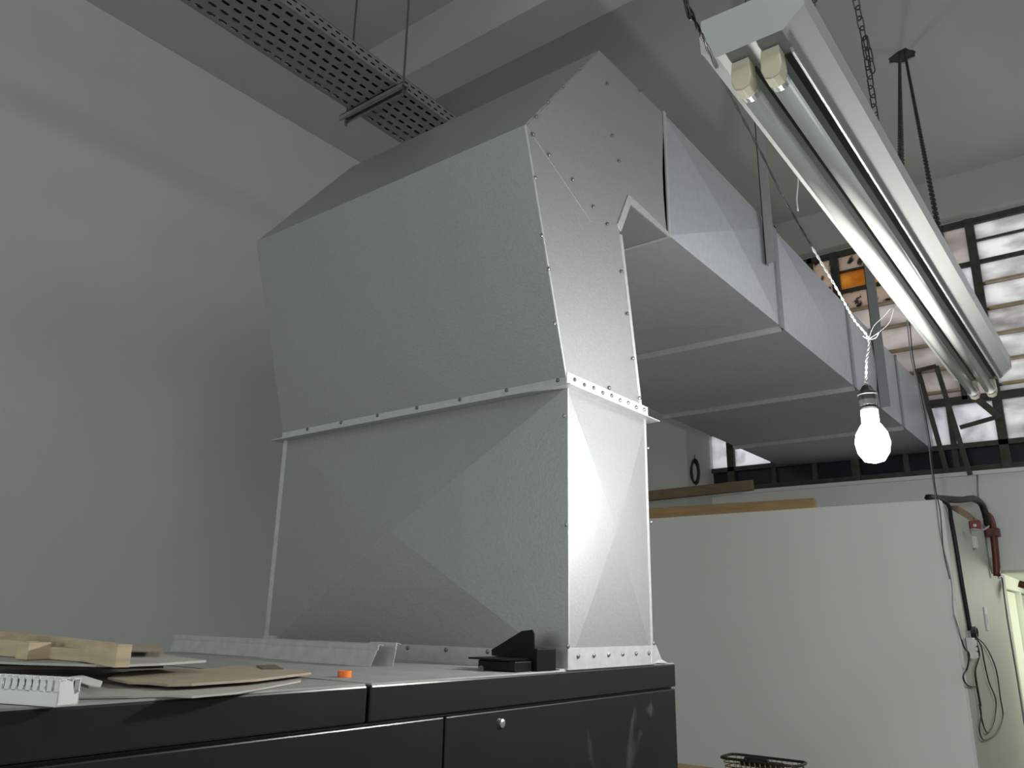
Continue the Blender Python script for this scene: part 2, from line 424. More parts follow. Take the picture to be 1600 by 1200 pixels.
# second sheet of the elbow side, lapped over the first along a slanting seam
e = DX1+.0025
MB().slab([(DX1, y, z) for y, z in ((1.562, 3.083), (1.970, 3.598), (2.40, 3.613), (2.40, 3.12), (2.16, 3.135), (2.075, 2.99), (1.90, 2.93))], .0009, (1, 0, 0)).build('side_sheet', 'galv', duct)
MB().slab([(DX1, y, z) for y, z in ((2.135, 3.13), (2.19, 3.13), (2.43, 3.112), (2.43, 3.095), (2.15, 3.10), (2.08, 2.97), (2.06, 2.99))], .005, (1, 0, 0)).build('throat_trim', 'steel', duct)
# folded corner seams
def strip(a, b, w, name='corner_seam', m_='steel', n=(1, 0, 0), t=.003):
    a, b = Vector(a), Vector(b); d = (b-a).normalized(); s_ = Vector(n).cross(d)
    mb = MB().obox((a+b)/2+Vector(n)*t/2, (b-a)/2, s_*w/2, Vector(n)*t/2); return mb.build(name, m_, duct)
strip((DX1, Y0+.003, ZF), (DX1, 1.556, 3.081), .006)
strip((DX1, Y0+.003, CT+.05), (DX1, Y0+.003, ZF), .005)
strip((DX1, Y1-.012, CT+.05), (DX1, Y1-.012, ZF), .012)
strip((DX1, Y1-.03, ZF), (DX1, 2.082, 2.96), .016)
strip((DX0+.012, Y0, CT+.05), (DX0+.012, Y0, ZF), .022, n=(0, -1, 0))
# flange where elbow meets riser
G = .032
mb = MB()
for (a, b) in (((DX0-G, Y0-G), (DX1+G, Y0+.001)), ((DX0-G, Y1-.001), (DX1+G, Y1+G)), ((DX1-.001, Y0+.0012), (DX1+G, Y1-.0012)), ((DX0-G, Y0+.0012), (DX0+.001, Y1-.0012))):
    mb.box((a[0], a[1], ZF-.003), (b[0], b[1], ZF))
for z0 in (ZF,):
    mb.box((DX0-.004, Y0-.008, z0), (DX1+.004, Y0-.004, z0+.042)); mb.box((DX1+.002, Y0-.006, z0), (DX1+.006, Y1+.004, z0+.042))
    mb.box((DX0-.006, Y0-.006, z0), (DX0-.002, Y1+.004, z0+.042)); mb.box((DX0, Y1, z0), (DX1, Y1+.004, z0+.042))
mb.build('flange', 'steel', duct)
# flange at the foot, flared out at its far corner
mb = MB()
mb.box((DX0-.004, Y0-.005, CT), (DX1+.004, Y0-.001, CT+.052)); mb.box((DX1+.001, Y0-.004, CT), (DX1+.005, Y1+.004, CT+.052))
mb.box((DX0-.005, Y0, CT), (DX0-.001, Y1, CT+.052)); mb.box((DX0-.03, Y0-.03, CT), (DX1-.004, Y0, CT+.003))
mb.box((DX0, Y1, CT), (DX1, Y1+.03, CT+.003)); mb.build('base_flange', 'steel', duct)
MB().slab([(DX1+.004, Y1-.02, CT+.048), (DX1+.004, Y1-.025, CT+.004), (DX1+.004, Y1+.075, CT+.002), (DX1+.001, Y1+.045, CT+.012), (DX1+.001, Y1+.012, CT+.054)], .002, (1, .25, 0)).build('corner_tab', 'steel', duct)
# straight run
ys = [2.437, 3.60, 4.83, 6.05, 7.5]; ZD0, ZD1 = 3.105, 3.622
for a, b in zip(ys, ys[1:]):
    mb = MB()
    crossface(mb, (DX1, a, ZD0), (DX1, b, ZD0), (DX1, b, ZD1), (DX1, a, ZD1), .022, (1, 0, 0))
    crossface(mb, (DX0, a, ZD0), (DX1, a, ZD0), (DX1, b, ZD0), (DX0, b, ZD0), .024, (0, 0, -1))
    crossface(mb, (DX0, a, ZD0), (DX0, b, ZD0), (DX0, b, ZD1), (DX0, a, ZD1), .01, (-1, 0, 0))
    crossface(mb, (DX0, a, ZD1), (DX1, a, ZD1), (DX1, b, ZD1), (DX0, b, ZD1), .01, (0, 0, 1))
    mb.build('duct_section', 'galv_d', duct)
for y in ys[1:4]:
    mb = MB().box((DX0-.006, y-.013, ZD0-.012), (DX1+.006, y+.013, ZD0-.001)); MB().box((DX1+.001, y-.026, ZD0-.012), (DX1+.010, y+.022, ZD1+.01)).build('side_strap', 'strap', duct)
    mb.box((DX0-.01, y-.017, ZD0-.012), (DX0-.001, y+.017, ZD1+.01)); mb.box((DX0-.01, y-.017, ZD1), (DX1+.01, y+.017, ZD1+.01))
    mb.box((DX0-.004, y-.0165, ZD0-.03), (DX1+.004, y-.0135, ZD0-.001))
    mb.build('joint_flange', 'steel', duct)
mb = MB().box((DX1, 2.429, ZD0-.008), (DX1+.006, 2.445, ZD1+.004)); mb.box((DX0, 2.429, ZD0-.008), (DX1, 2.445, ZD0)); mb.build('joint_lip', 'steel', duct)
# screws
sm = MB().lathe([(.0058, 0), (.0058, .0025), (.003, .005)], (0, 0, 0), (0, 0, 1), 10).build('screw', 'screw')
sm.parent = duct
first = [sm]
def screw(p, n):
    o = first.pop() if first else None
    if o is None:
        o = sm.copy(); C.objects.link(o); o.parent = duct
    o.location = Vector(p)-duct.location; o.rotation_euler = Vector(n).to_track_quat('Z', 'Y').to_euler()
for x, y in ((833,210),(858,242),(895,281),(927,323),(949,350),(836,278),(846,368),(857,420),(866,505),(971,424),(980,490),(989,560),(999,622),(952,606),(838,183),(856,160),(880,135),(906,107),(949,131),(957,212),(967,252),(999,142)):
    screw(at(x, y, 0, DX1+.003), (1, 0, 0))
for x, y in ((881,650),(884,820),(887,1010),(1012,700),(1017,816),(1021,1005)):
    screw(at(x, y, 0, DX1+.003), (1, 0, 0))
for k in range(9): screw((DX1+.006, Y0+.03+.05*k, ZF+.028-.003*(k % 2)), (1, 0, 0))
for k in range(6): screw((DX1+.005, Y0+.04+.075*k, CT+.032), (1, 0, 0))
for k in range(7): screw((DX0+.14+.18*k, Y0-.008, ZF+.022), (0, -1, 0))
for k in range(8): screw((DX0+.09+.15*k, Y0-.005, CT+.034), (0, -1, 0))
for y in ys[1:4]:
    for k in range(6): screw((DX0+.14+.19*k, y, ZD0-.012), (0, 0, -1))
# hangers of the duct: flat bars
for i, (y, zb, pxt) in enumerate(((3.42, 3.36, None), (5.36, 3.09, None))):
    wd = .045+.018*i
    mb = MB().box((DX1+.012, y, zb), (DX1+.012+wd, y+.005, ZC)); mb.box((DX1+.012, y, zb), (DX1+.016, y+.03, ZC)); mb.box((DX1-.03, y-.02, ZC-.004), (DX1+.018, y+.022, ZC))
    tag(mb.build('hanger_bar', 'strap'), ['grey flat hanger bar fixed to the duct side nearer the elbow', 'grey flat hanger bar on the duct side above the glowing bulb'][i], 'hanger', 'flat bars hanging the duct')

# ------------------------------------------------------------------ cable tray under the ceiling
TZ = 4.0; TX0, TX1 = -2.57, -2.265; TY0, TY1 = -.6, 3.6
mb = MB()
def perf(mb, o, u, v, nu, nv, pu, pv, su, sv):
    """sheet of nu x nv cells with a slot in each; alternate rows offset"""
    o, u, v = Vector(o), Vector(u), Vector(v)
    for j in range(nv):
        off = pu/2 if j % 2 else 0
        for i in range(nu):
            c = o+u*(i*pu+pu/2+off)+v*(j*pv+pv/2)
            O = [c+u*(a*pu/2)+v*(b*pv/2) for a, b in ((-1,-1),(0,-1),(1,-1),(1,0),(1,1),(0,1),(-1,1),(-1,0))]
            I = [c+u*(a*su/2)+v*(b*sv/2) for a, b in ((-.75,-1),(0,-1),(.75,-1),(1,0),(.75,1),(0,1),(-.75,1),(-1,0))]
            for k in range(8):
                l = (k+1) % 8; mb.poly([O[k], O[l], I[l], I[k]])
perf(mb, (TX0+.004, TY0, TZ), (0, 1, 0), (1, 0, 0), 80, 6, .0525, .0495, .036, .014)
perf(mb, (TX0, TY0, TZ+.006), (0, 1, 0), (0, 0, 1), 96, 2, .0437, .027, .026, .008)
perf(mb, (TX1, TY0, TZ+.006), (0, 1, 0), (0, 0, 1), 96, 2, .0437, .027, .026, .008)
for x, s_ in ((TX0, 1), (TX1, -1)):
    mb.box((x-.001, TY0, TZ), (x+.001, TY1, TZ+.006)); mb.box((x, TY0, TZ+.06), (x+.012*s_, TY1, TZ+.062))
mb.box((TX0, TY0, TZ), (TX0+.004, TY1, TZ+.001)); mb.box((TX1-.004, TY0, TZ), (TX1, TY1, TZ+.001))
tray = tag(mb.build('cable_tray', 'tray'), 'grey perforated steel cable tray hung high beside the left wall', 'cable tray')
ld = MB().box((TX0+.002, TY0, TZ+.063), (TX1-.002, TY1, TZ+.066)).build('tray_shade_sheet', 'slot'); ld.parent = tray; ld.location = -tray.location; lab(ld, 'added dark sheet over the tray that blackens its slots')  # sheet added only to keep the inside of the tray dark
th = empty('tray_hanger', (-2.42, 2.1, 3.95), 'steel cross bar on two thin rods carrying the perforated cable tray', 'hanger')
a = at(541, 186, 2, TZ-.03); b = at(622, 148, 2, TZ-.03)
ya = (a.y+b.y)/2
xa, xb = TX0-.07, TX1+.035
mb = MB().box((xa, ya-.02, TZ-.028), (xb, ya-.016, TZ-.002)); mb.box((xa, ya+.016, TZ-.028), (xb, ya+.02, TZ-.002)); mb.box((xa, ya-.02, TZ-.006), (xb, ya+.02, TZ-.002))
mb.box((xa, ya-.02, TZ-.03), (xb, ya-.011, TZ-.026)); mb.box((xa, ya+.011, TZ-.03), (xb, ya+.02, TZ-.026)); mb.build('cross_bar', 'tray', th)
for xr in (xa+.03, xb-.01):
    MB().tube([(xr, ya, TZ-.06), (xr, ya, ZC)], .005, 8).build('rod', 'rod', th)
    MB().lathe([(.009, 0), (.009, .008)], (xr, ya, TZ-.042), seg=6).build('nut', 'rod', th)

# ------------------------------------------------------------------ fluorescent light
fl = empty('fluorescent_light', (-.27, 1.6, 2.45), 'long white fluorescent batten with two unlit tubes hung on chains', 'ceiling light')
NA, FA = 1.075, 2.95
NT = NA+.045
nx_ = {k: at(*p, 1, NA) for k, p in dict(tl=(1097, 56), tr=(1259, -10), br=(1223, 58), bl=(1131, 94), rr=(1259, 12), ll=(1110, 84), t1=(1168, 137), t2=(1215, 125), s1=(1232, 80), s2=(1228, 92)).items()}
V1 = at(1168, 137, 1, NT); T2 = at(1215, 125, 1, NT)
AX = (at(1536, 614, 1, FA)-(V1+T2)/2)/(FA-NT)   # direction of the batten per metre of Y
def fx(dx, dz, y):
    """point of the batten: offset from the line between its tubes, at depth y"""
    c = (V1+T2)/2; return c+AX*(y-NT)+Vector((dx, 0, dz))
c0 = (V1+T2)/2
def off(k): return (nx_[k].x-c0.x, nx_[k].z-c0.z)
def loft(mb, prof, ya, yb, caps=True):
    A = [fx(*p, ya) for p in prof]; B = [fx(*p, yb) for p in prof]; n = len(prof)
    for i in range(n):
        j = (i+1) % n; mb.poly([A[i], A[j], B[j], B[i]])
    if caps: mb.poly(A); mb.poly(B)
    return mb
S_ = 1.25
def P_(l): return [(a*S_, b*S_) for a, b in l]
prof = P_([(-.064, .078), (-.063, .050), (-.042, .034), (.044, .034), (.072, .058), (.072, .092), (.064, .096), (-.060, .100)])
loft(MB(), prof, NA+.002, FA).build('housing', 'white', fl)
loft(MB(), [(p[0]*1.015, p[1]) for p in prof], NA-.004, NA+.002).build('end_plate', 'white', fl)
loft(MB(), [(p[0]*1.015, p[1]) for p in prof], FA, FA+.006).build('end_plate', 'white', fl)
loft(MB(), P_([(-.006, .0335), (.006, .0335), (.006, .029), (-.006, .029)]), NT+.02, FA-.04).build('centre_rib', 'refl', fl)
for a_, b_ in ((-.041, -.032), (-.012, -.007), (.007, .012), (.030, .038)):  # right strip is the open slot, the others paint shade by the tubes
    loft(MB(), P_([(a_, .0337), (b_, .0337), (b_, .0325), (a_, .0325)]), NA+.05, FA-.03).build('slot_shade_strip', 'slot', fl)
loft(MB(), P_([(.040, .034), (.044, .034), (.045, .025), (.042, .025)]), NA+.04, FA-.03).build('reflector_edge', 'refl', fl)
R_T = .0155
for dx in (-.5*(T2-V1).x, .5*(T2-V1).x):
    a = fx(dx, 0, NT); b = fx(dx, 0, FA-.02)
    t = MB().tube([a+AX*.012, b-AX*.012], R_T, 20).build('tube', 'tube', fl, smooth=True)
    sub(MB().tube([a, a+AX*.014], R_T*1.05, 20), 'end_cap', 'cap', t, fl); sub(MB().tube([b-AX*.014, b], R_T*1.05, 20), 'end_cap', 'cap', t, fl)
    for y_, s_ in ((NT-.018, 1), (FA-.012, -1)):
        mb = MB(); pp = [(-.015, .036), (.015, .036), (.017, 0), (.012, -.016), (0, -.021), (-.012, -.016), (-.017, 0)]
        A = [fx(dx+p, q+.004, y_-.008) for p, q in pp]; B = [fx(dx+p, q+.002, y_+.018) for p, q in pp]
        for i in range(7):
            j = (i+1) % 7; mb.poly([A[i], A[j], B[j], B[i]])
        mb.poly(A); mb.poly(B); mb.build('lampholder', 'holder', fl, bevel=.002)
# chains
def chain(a, b, name_label, link=.024, r=.0016, sagg=0.):
    a, b = Vector(a), Vector(b); L = (b-a).length; n = max(3, int(L/(link*.72))); mb = MB(); d = (b-a).normalized()
    s1 = d.orthogonal().normalized(); s2 = d.cross(s1)
    for i in range(n):
        t = (i+.5)/n; c = a.lerp(b, t)-Vector((0, 0, sagg*4*t*(1-t))); s_ = s1 if i % 2 else s2
        pts = []
        for k in range(10):
            an = 2*math.pi*k/10; ca, sa = math.cos(an), math.sin(an)
            pts.append(c+d*(ca*.22*link+math.copysign(.28*link, ca)*(abs(ca) > .2))+s_*(sa*.24*link))
        mb.tube(pts, r, 5, closed=True)
    o = mb.build('hanging_chain', 'chain'); return tag(o, name_label, 'chain', 'chains of the fluorescent light')
def up_to_ceiling(a, b):
    a, b = Vector(a), Vector(b); return a+(b-a)*((ZC-a.z)/(b.z-a.z))
chain(fx(.04, .10*S_, 1.72), at(1350, 60, 1, 1.42), 'coarse dark chain at the near half of the fluorescent batten', .028, .0014)
chain(at(1350, 60, 1, 1.42), up_to_ceiling(at(1350, 60, 1, 1.42), at(1318, -90, 1, 1.36)), 'long upper length of coarse chain above the batten', .028, .0014)
chain(at(1352, 58, 1, 1.41), at(1364, 112, 1, 1.44), 'loose tail of coarse chain dangling over the batten', .028, .0014)
chain(at(1271, 14, 1, NA+.2), up_to_ceiling(at(1271, 14, 1, NA+.2), at(1268, -60, 1, NA+.22)), 'chain at the near end plate of the batten', .028, .0014)
hb = hc+Vector((0, 0, .03))
chain(fx(.04, .12, 1.85), hb+Vector((-.01, 0, 0)), 'left strand of thin chain dropping from the hole in the ceiling', .034, .0022)
chain(fx(.05, .12, 2.27), hb+Vector((.02, 0, 0)), 'long thin chain slanting from the ceiling hole past the window', .034, .0022)

# ------------------------------------------------------------------ bulb on its cable
bp = empty('hanging_bulb', BULB_POS, 'glowing bare bulb in a black socket hanging from a twisted cable', 'light bulb')
Z = BULB_POS
MB().lathe([(.004, -.058), (.022, -.053), (.034, -.034), (.038, -.01), (.034, .012), (.023, .03), (.018, .036)], Z, seg=24).build('bulb', 'bulb', bp, smooth=True)
MB().lathe([(.0175, .036), (.0195, .04), (.0195, .068), (.016, .074)], Z, seg=20).build('bulb_neck', 'pvc', bp, smooth=False)
MB().lathe([(.0155, .074), (.019, .08), (.021, .092), (.021, .104), (.023, .105), (.023, .110), (.018, .114), (.010, .127), (.004, .131)], Z, seg=20).build('socket', 'blackp', bp)
top = Z+Vector((0, 0, .131))
kn = at(1357, 530, 1, 2.24)
cab_pts = [top, at(1353, 600, 1, 2.2), at(1354, 565, 1, 2.21), kn, at(1335, 500, 1, 2.2), at(1318, 470, 1, 2.17), at(1295, 430, 1, 2.1), at(1268, 385, 1, 2.05)]
def twist(pts, r, R, turns, mb):
    q = MB(); P = [Vector(p) for p in pts]
    # resample
    res = []
    n = len(P)
    for i in range(n-1):
        p0 = P[i-1] if i else P[0]*2-P[1]; p1_ = P[i]; p2 = P[i+1]; p3 = P[i+2] if i+2 < n else p2*2-p1_
        for k in range(16):
            t = k/16; res.append(.5*((2*p1_)+(-p0+p2)*t+(2*p0-5*p1_+4*p2-p3)*t*t+(-p0+3*p1_-3*p2+p3)*t**3))
    res.append(P[-1]); N_ = len(res)
    for ph in (0, math.pi):
        pp = []
        for i, p in enumerate(res):
            d = (res[min(i+1, N_-1)]-res[max(i-1, 0)]).normalized(); u = d.cross(Vector((0, 1, 0))).normalized(); v = d.cross(u)
            a = ph+2*math.pi*turns*i/N_; pp.append(p+(u*math.cos(a)+v*math.sin(a))*R)
        mb.tube(pp, r, 6)
    return mb
twist(cab_pts, .0018, .0021, 16, MB()).build('cable', 'wire', bp, smooth=True)
up_pts = [at(1268, 385, 1, 2.05), at(1225, 310, 1, 1.95), at(1190, 240, 1, 1.75), at(1145, 155, 1, 1.4), at(1107, 78, 1, 1.0), at(1068, -10, 1, .9), at(1045, -90, 1, .88), up_to_ceiling(at(1068, -10, 1, .9), at(1045, -90, 1, .88)).lerp(at(1045, -90, 1, .88), .5), up_to_ceiling(at(1068, -10, 1, .9), at(1045, -90, 1, .88))]
o = twist(up_pts, .0016, .0019, 14, MB()).build('cable', 'blackp', bp, smooth=True); lab(o, 'dark upper run of the cable')
mb = MB().tube([kn, at(1372, 520, 1, 2.24), at(1390, 503, 1, 2.26), at(1397, 478, 1, 2.27)], .0012, 5, smooth=5)
mb.tube([kn, at(1365, 510, 1, 2.24), at(1380, 495, 1, 2.26), at(1393, 480, 1, 2.27)], .0012, 5, smooth=5)
mb.tube([at(1348, 525, 1, 2.23), kn, at(1368, 528, 1, 2.24), at(1374, 519, 1, 2.24)], .0016, 5, smooth=5)
o = mb.build('loose_wire', 'wire', bp, smooth=True); lab(o, 'thin bare wire ends twisted off the cable')
tag(MB().tube([at(1247, 240, 1, 2.2), at(1247, 285, 1, 2.2), at(1245, 310, 1, 2.2), at(1247, 330, 1, 2.2)], .0024, 6, smooth=4).build('wire_end', 'wire', smooth=True), 'short cut wire end dangling beside the fluorescent batten', 'wire')

# ------------------------------------------------------------------ stuff on the cabinet
br = empty('gusset_bracket', at(800, 1050, 1, 1.66), 'black triangular gusset bracket standing at the foot of the duct', 'bracket')
YBk = 1.66
def pb(x, y, Y=YBk): return at(x, y, 1, Y)
z0 = CT
def zfix(p): return Vector((p.x, p.y, max(p.z, CT)))
MB().slab([pb(768, 1024), pb(768, 1015), pb(815, 986), pb(831, 984), pb(834, 990), pb(835, 1032)], .004, (0, 1, 0)).build('gusset_plate', 'black', br)
a = pb(751, 1030, 1.60); b = pb(812, 1034, 1.60)
zz = pb(790, 1031, 1.62).z
MB().box((pb(757, 1030, 1.60).x, 1.575, CT), (pb(816, 1034, 1.6).x, 1.64, zz)).build('foot', 'black', br, bevel=.003)
MB().slab([(pb(746, 1030, 1.6).x, 1.565, zz+.001), (pb(800, 1030, 1.6).x, 1.56, zz+.001), (pb(815, 1030, 1.6).x, 1.60, zz+.002), (pb(812, 1030, 1.6).x, 1.655, zz+.002), (pb(757, 1030, 1.6).x, 1.655, zz+.002)], .004).build('top_flange', 'black', br)
MB().box((pb(812, 1034, 1.66).x, 1.642, CT), (pb(847, 1034, 1.66).x, 1.72, CT+.052)).build('side_plate', 'black', br, bevel=.002)
for x in (808, 820): MB().lathe([(.006, 0), (.006, .004), (.003, .006)], pb(x, 1032, 1.638), (0, -1, 0), 10).build('bolt', 'cap', br)
MB().lathe([(.009, 0), (.009, .003)], Vector((pb(757, 1030, 1.6).x+.012, 1.575, zz-.022)), (0, -1, 0), 14).build('washer', 'screw', br)

p = at(538, 1058, 2, CT)
tag(MB().lathe([(.0135, 0), (.0142, .001), (.0142, .011), (.013, .0125), (.010, .0125), (.010, .010)], p, seg=24).build('orange_cap', 'orange'), 'small orange plastic cap on the cabinet lid', 'cap')

# folded sheet metal strips leaning against the duct foot
def msheet(xa, xb, sl, Y, h, label):
    """folded strip from pixel column xa to xb of the photo, ends slanting by sl, leaning back"""
    a = at(xa, 1045, 1, Y).x; b = at(xb, 1045, 1, Y).x; z0 = CT+.001; ln = .012
    P = [(a+sl, Y+ln, z0+h), (b, Y+ln, z0+h), (b-sl, Y, z0), (a, Y, z0)]
    mb = MB().slab(P, .0015, (0, 1, 0)); P = [Vector(p) for p in P]
    mb.slab([P[0], P[1], P[1]+Vector((0, .014, -.003)), P[0]+Vector((0, .014, -.003))], .0012)
    mb.slab([P[0]+Vector((0, -.004, -.013)), P[1]+Vector((0, -.004, -.013)), P[1]+Vector((0, -.003, .001)), P[0]+Vector((0, -.003, .001))], .0015, (0, 1, 0))
    return tag(mb.build('metal_strip', 'steel'), label, 'metal strip', 'folded metal strips by the duct foot')
msheet(262, 425, 0, 1.50, .050, 'longest folded metal strip, leftmost behind the cardboard')
msheet(405, 472, .012, 1.475, .050, 'short folded metal strip lapping over the long left one')
msheet(452, 585, .016, 1.45, .052, 'bright folded metal strip with slanted ends behind the orange cap')
msheet(572, 613, 0, 1.50, .055, 'square ended metal strip right of the slanted one')

# boards, cardboard and timber at the left
def sheet(px, z, t, m_, label, name, cat, group=None, dz=None):
    P = [at(x, y, 2, z) for x, y in px]
    if dz: P = [p+Vector((0, 0, d_)) for p, d_ in zip(P, dz)]
    return tag(MB().slab(P, t).build(name, m_), label, cat, group)
G_ = 'cardboard pieces on the cabinet'
sheet([(118,1092),(200,1091),(262,1089),(300,1091),(368,1085),(420,1076),(470,1066),(470,1060),(300,1052),(180,1052),(150,1060),(120,1070)], CT+.001, .003, 'card2', 'lowest flat grey cardboard sheet overhanging the cabinet edge', 'cardboard_sheet', 'cardboard', G_)
sheet([(168,1062),(200,1069),(232,1070),(262,1073),(300,1072),(400,1065),(486,1054),(470,1049),(380,1044),(352,1044),(330,1048),(250,1049),(200,1052)], CT+.010, .004, 'card', 'brown cardboard piece ending left of the orange cap', 'cardboard_sheet', 'cardboard', G_)
sheet([(-40,1046),(60,1046),(160,1046),(255,1044),(254,1040),(150,1036),(-40,1030)], CT+.018, .006, 'edge', 'dark sheet in place of the shade under the raised board', 'cardboard_sheet', 'cardboard', G_)  # dark filler standing for the shadowed gap below the raised board
sheet([(-40,1036),(40,1039),(150,1042),(200,1042),(250,1040),(322,1035),(258,1026),(244,1013),(190,1012),(-40,1012)], CT+.032, .004, 'card2', 'raised grey beige board with a pointed tip under the pale timber', 'cardboard_sheet', 'cardboard', G_)
sheet([(190,1013),(215,1008),(248,1007),(252,1013),(250,1020),(190,1018)], CT+.045, .003, 'card', 'small torn cardboard scrap behind the pale timber', 'cardboard_sheet', 'cardboard', G_)
o = sheet([(400,1041),(430,1040),(442,1046),(410,1046)], CT+.014, .002, 'edge', 'black scrap lying before the short metal strip', 'rubber_scrap', 'scrap')
# timber crate piece
tc_ = empty('timber_frame', at(90, 1040, 2, CT+.03), 'pale timber frame piece lying on boards at the cabinet end', 'timber')
def plank(a, b, zt, h, wd, name='plank'):
    A = at(*a, 2, zt); B = at(*b, 2, zt); d = (B-A).normalized(); s_ = Vector((0, 0, 1)).cross(d); 
    if s_.dot(_f) < 0: s_ = -s_
    return MB().slab([A, B, B+s_*wd, A+s_*wd], -h).build(name, 'wood', tc_, bevel=.001)
plank((-60, 979), (184, 1007), CT+.072, .034, .022)
plank((-60, 1002), (177, 1017), CT+.058, .021, .030)
plank((-60, 996), (44, 1002), CT+.066, .029, .02, 'block')
plank((163, 1006), (184, 1008), CT+.070, .033, .02, 'block')
plank((28, 1003), (46, 1004), CT+.066, .029, .04, 'block')
# slotted white trunking
tr_ = empty('slotted_trunking', at(100, 1104, 2, CT), 'white slotted plastic cable trunking lying on the cabinet edge', 'cable trunking')
A = at(88, 1105, 2, CT+.001); B = at(0, 1099, 2, CT+.001); d = (B-A).normalized(); s_ = Vector((0, 0, 1)).cross(d)
if s_.dot(_f) < 0: s_ = -s_
L_ = .34; Wd, Ht, T_ = .034, .034, .0018; u = Vector((0, 0, 1))
mb = MB().obox(A+d*L_/2+s_*Wd/2+u*T_/2, d*L_/2, s_*Wd/2, u*T_/2); mb.build('base', 'pvc', tr_)
for k, s0 in ((0, 0), (1, Wd-T_)):
    mb = MB().obox(A+d*L_/2+s_*(s0+T_/2)+u*Ht*.27, d*L_/2, s_*T_/2, u*Ht*.27)
    x = .001
    while x < L_-.008:
        mb.obox(A+d*(x+.004)+s_*(s0+T_/2)+u*Ht*.75, d*.004, s_*T_/2, u*Ht*.25); x += .0125
    x = .001
    while x < L_-.008:
        mb.obox(A+d*(x+.004)+s_*(s0+(T_/2 if k == 0 else -.003)+(.004 if k == 0 else 0))+u*(Ht-.001), d*.004, s_*.006, u*.001); x += .0125
    mb.build('side_wall', 'pvc', tr_)
MB().slab([A+s_*0, A+s_*Wd, A+s_*Wd+u*Ht*.5, A+s_*Wd*.75+u*Ht*.4, A+s_*Wd*.6+u*Ht*.85, A+s_*Wd*.35+u*Ht*.95, A+s_*0+u*Ht*.9], .0015, d).build('broken_end', 'pvc', tr_)
sheet([(100,1060),(128,1056),(160,1066),(156,1075),(140,1072),(118,1064)], CT+.016, .0015, 'paper', 'folded strip of white card lying over the trunking end', 'white_strip', 'paper')
sheet([(-30,1057),(40,1055),(98,1057),(112,1060),(138,1076),(120,1070),(98,1062),(-30,1061)], CT+.010, .004, 'edge', 'ragged dark strip behind the white trunking', 'torn_strip', 'scrap')

# ------------------------------------------------------------------ timber on the partition
o = MB().box((-2.62, PY+.012, PZ), (-1.62, PY+.06, PZ+.075))
z_t = PZ
def beamp(a, b, w_, h_, m_, label):
    d = Vector(b)-Vector(a); return tag(MB().bar(a, b, w_, h_).build('timber_beam', m_, bevel=.003), label, 'timber', 'timbers on the partition')
beamp((-3.2, PY+.05, PZ+.043), (-1.62, PY+.05, PZ+.028), .05, .075, 'wood2', 'tan timber lying along the front top edge of the partition')
a = at(1015, 775, 1, PY+.35); b = at(1177, 758, 1, PY+.45)
b2 = Vector(b); a2 = Vector(a); dd = (a2-b2); 
beamp(a2+dd*.8, b2, .05, .075, 'wood3', 'brown timber slanting up behind the tan one')
MB
a = at(1060, 794, 1, PY+.2); b = at(1159, 789, 1, PY+.25)
beamp((a.x-.6, a.y, a.z), b, .05, .03, 'strap', 'dark thin batten between the two timbers on the partition')
# coil hanging on the pier
mb = MB()
c = at(1086, 738, 1, 6.49)
for k in range(4):
    pts = [c+Vector((math.cos(t)*.035+.006*k, -.012-.006*k, math.sin(t)*(.09+.008*k))) for t in [i*2*math.pi/12 for i in range(12)]]
    mb.tube(pts, .009, 6, closed=True)
mb.tube([c+Vector((.0, -.01, .08)), c+Vector((0, .012, .16))], .004, 6)
tag(mb.build('cable_coil', 'blackp', smooth=True), 'dark coil of cable hung on the pier beside the low window', 'cable')

# ------------------------------------------------------------------ loose bars before the window
for (a, b, Y, lb) in (((1434, 577), (1480, 738), 6.9, 'thin steel bar leaning before the window at the duct end'), ((1463, 572), (1516, 742), 6.88, 'bent rusty bar leaning before the window right of the duct end')):
    A = at(*a, 1, Y); B = at(*b, 1, Y+.04)
    mb = MB().bar(A, B, .035, .02, (0, 1, 0))
    if a[0] == 1463: mb.bar(A, at(1430, 580, 1, Y), .03, .02, (0, 1, 0)); mb.bar(at(1500, 668, 1, Y), at(1556, 652, 1, Y), .03, .02, (0, 1, 0))
    tag(mb.build('steel_bar', 'rust'), lb, 'steel bar', 'loose bars before the window')
tag(MB().bar(at(1520, 618, 1, 6.85), at(1562, 652, 1, 6.9), .05, .03, (0, 1, 0)).build('brace', 'rust'), 'short dark diagonal brace under the far end of the batten', 'steel bar')
def thin(pts, r, m_, name, label, cat, group=None, sm_=6):
    return tag(MB().tube(pts, r, 6, smooth=sm_).build(name, m_, smooth=True), label, cat, group)
thin([at(1417, 500, 1, 4.6), at(1424, 560, 1, 4.7), at(1437, 615, 1, 4.8), at(1449, 680, 1, 4.95), at(1455, 730, 1, 5.1), at(1462, 780, 1, 5.27), at(1470, 840, 1, 5.28), at(1486, 905, 1, 5.27), at(1490, 960, 1, 5.27), at(1503, 1000, 1, 5.28)], .0032, 'strap', 'grey_cord', 'thin grey cord dropping past the bulb onto the partition corner', 'cord')
thin([at(1421, 500, 1, 4.6), at(1427, 560, 1, 4.7), at(1440, 620, 1, 4.8), at(1453, 690, 1, 4.95), at(1461, 760, 1, 5.2), at(1469, 800, 1, 5.27), at(1474, 860, 1, 5.27), at(1484, 905, 1, 5.27)], .0028, 'chain', 'dark_cord', 'darker cord beside the grey one at the partition corner', 'cord')

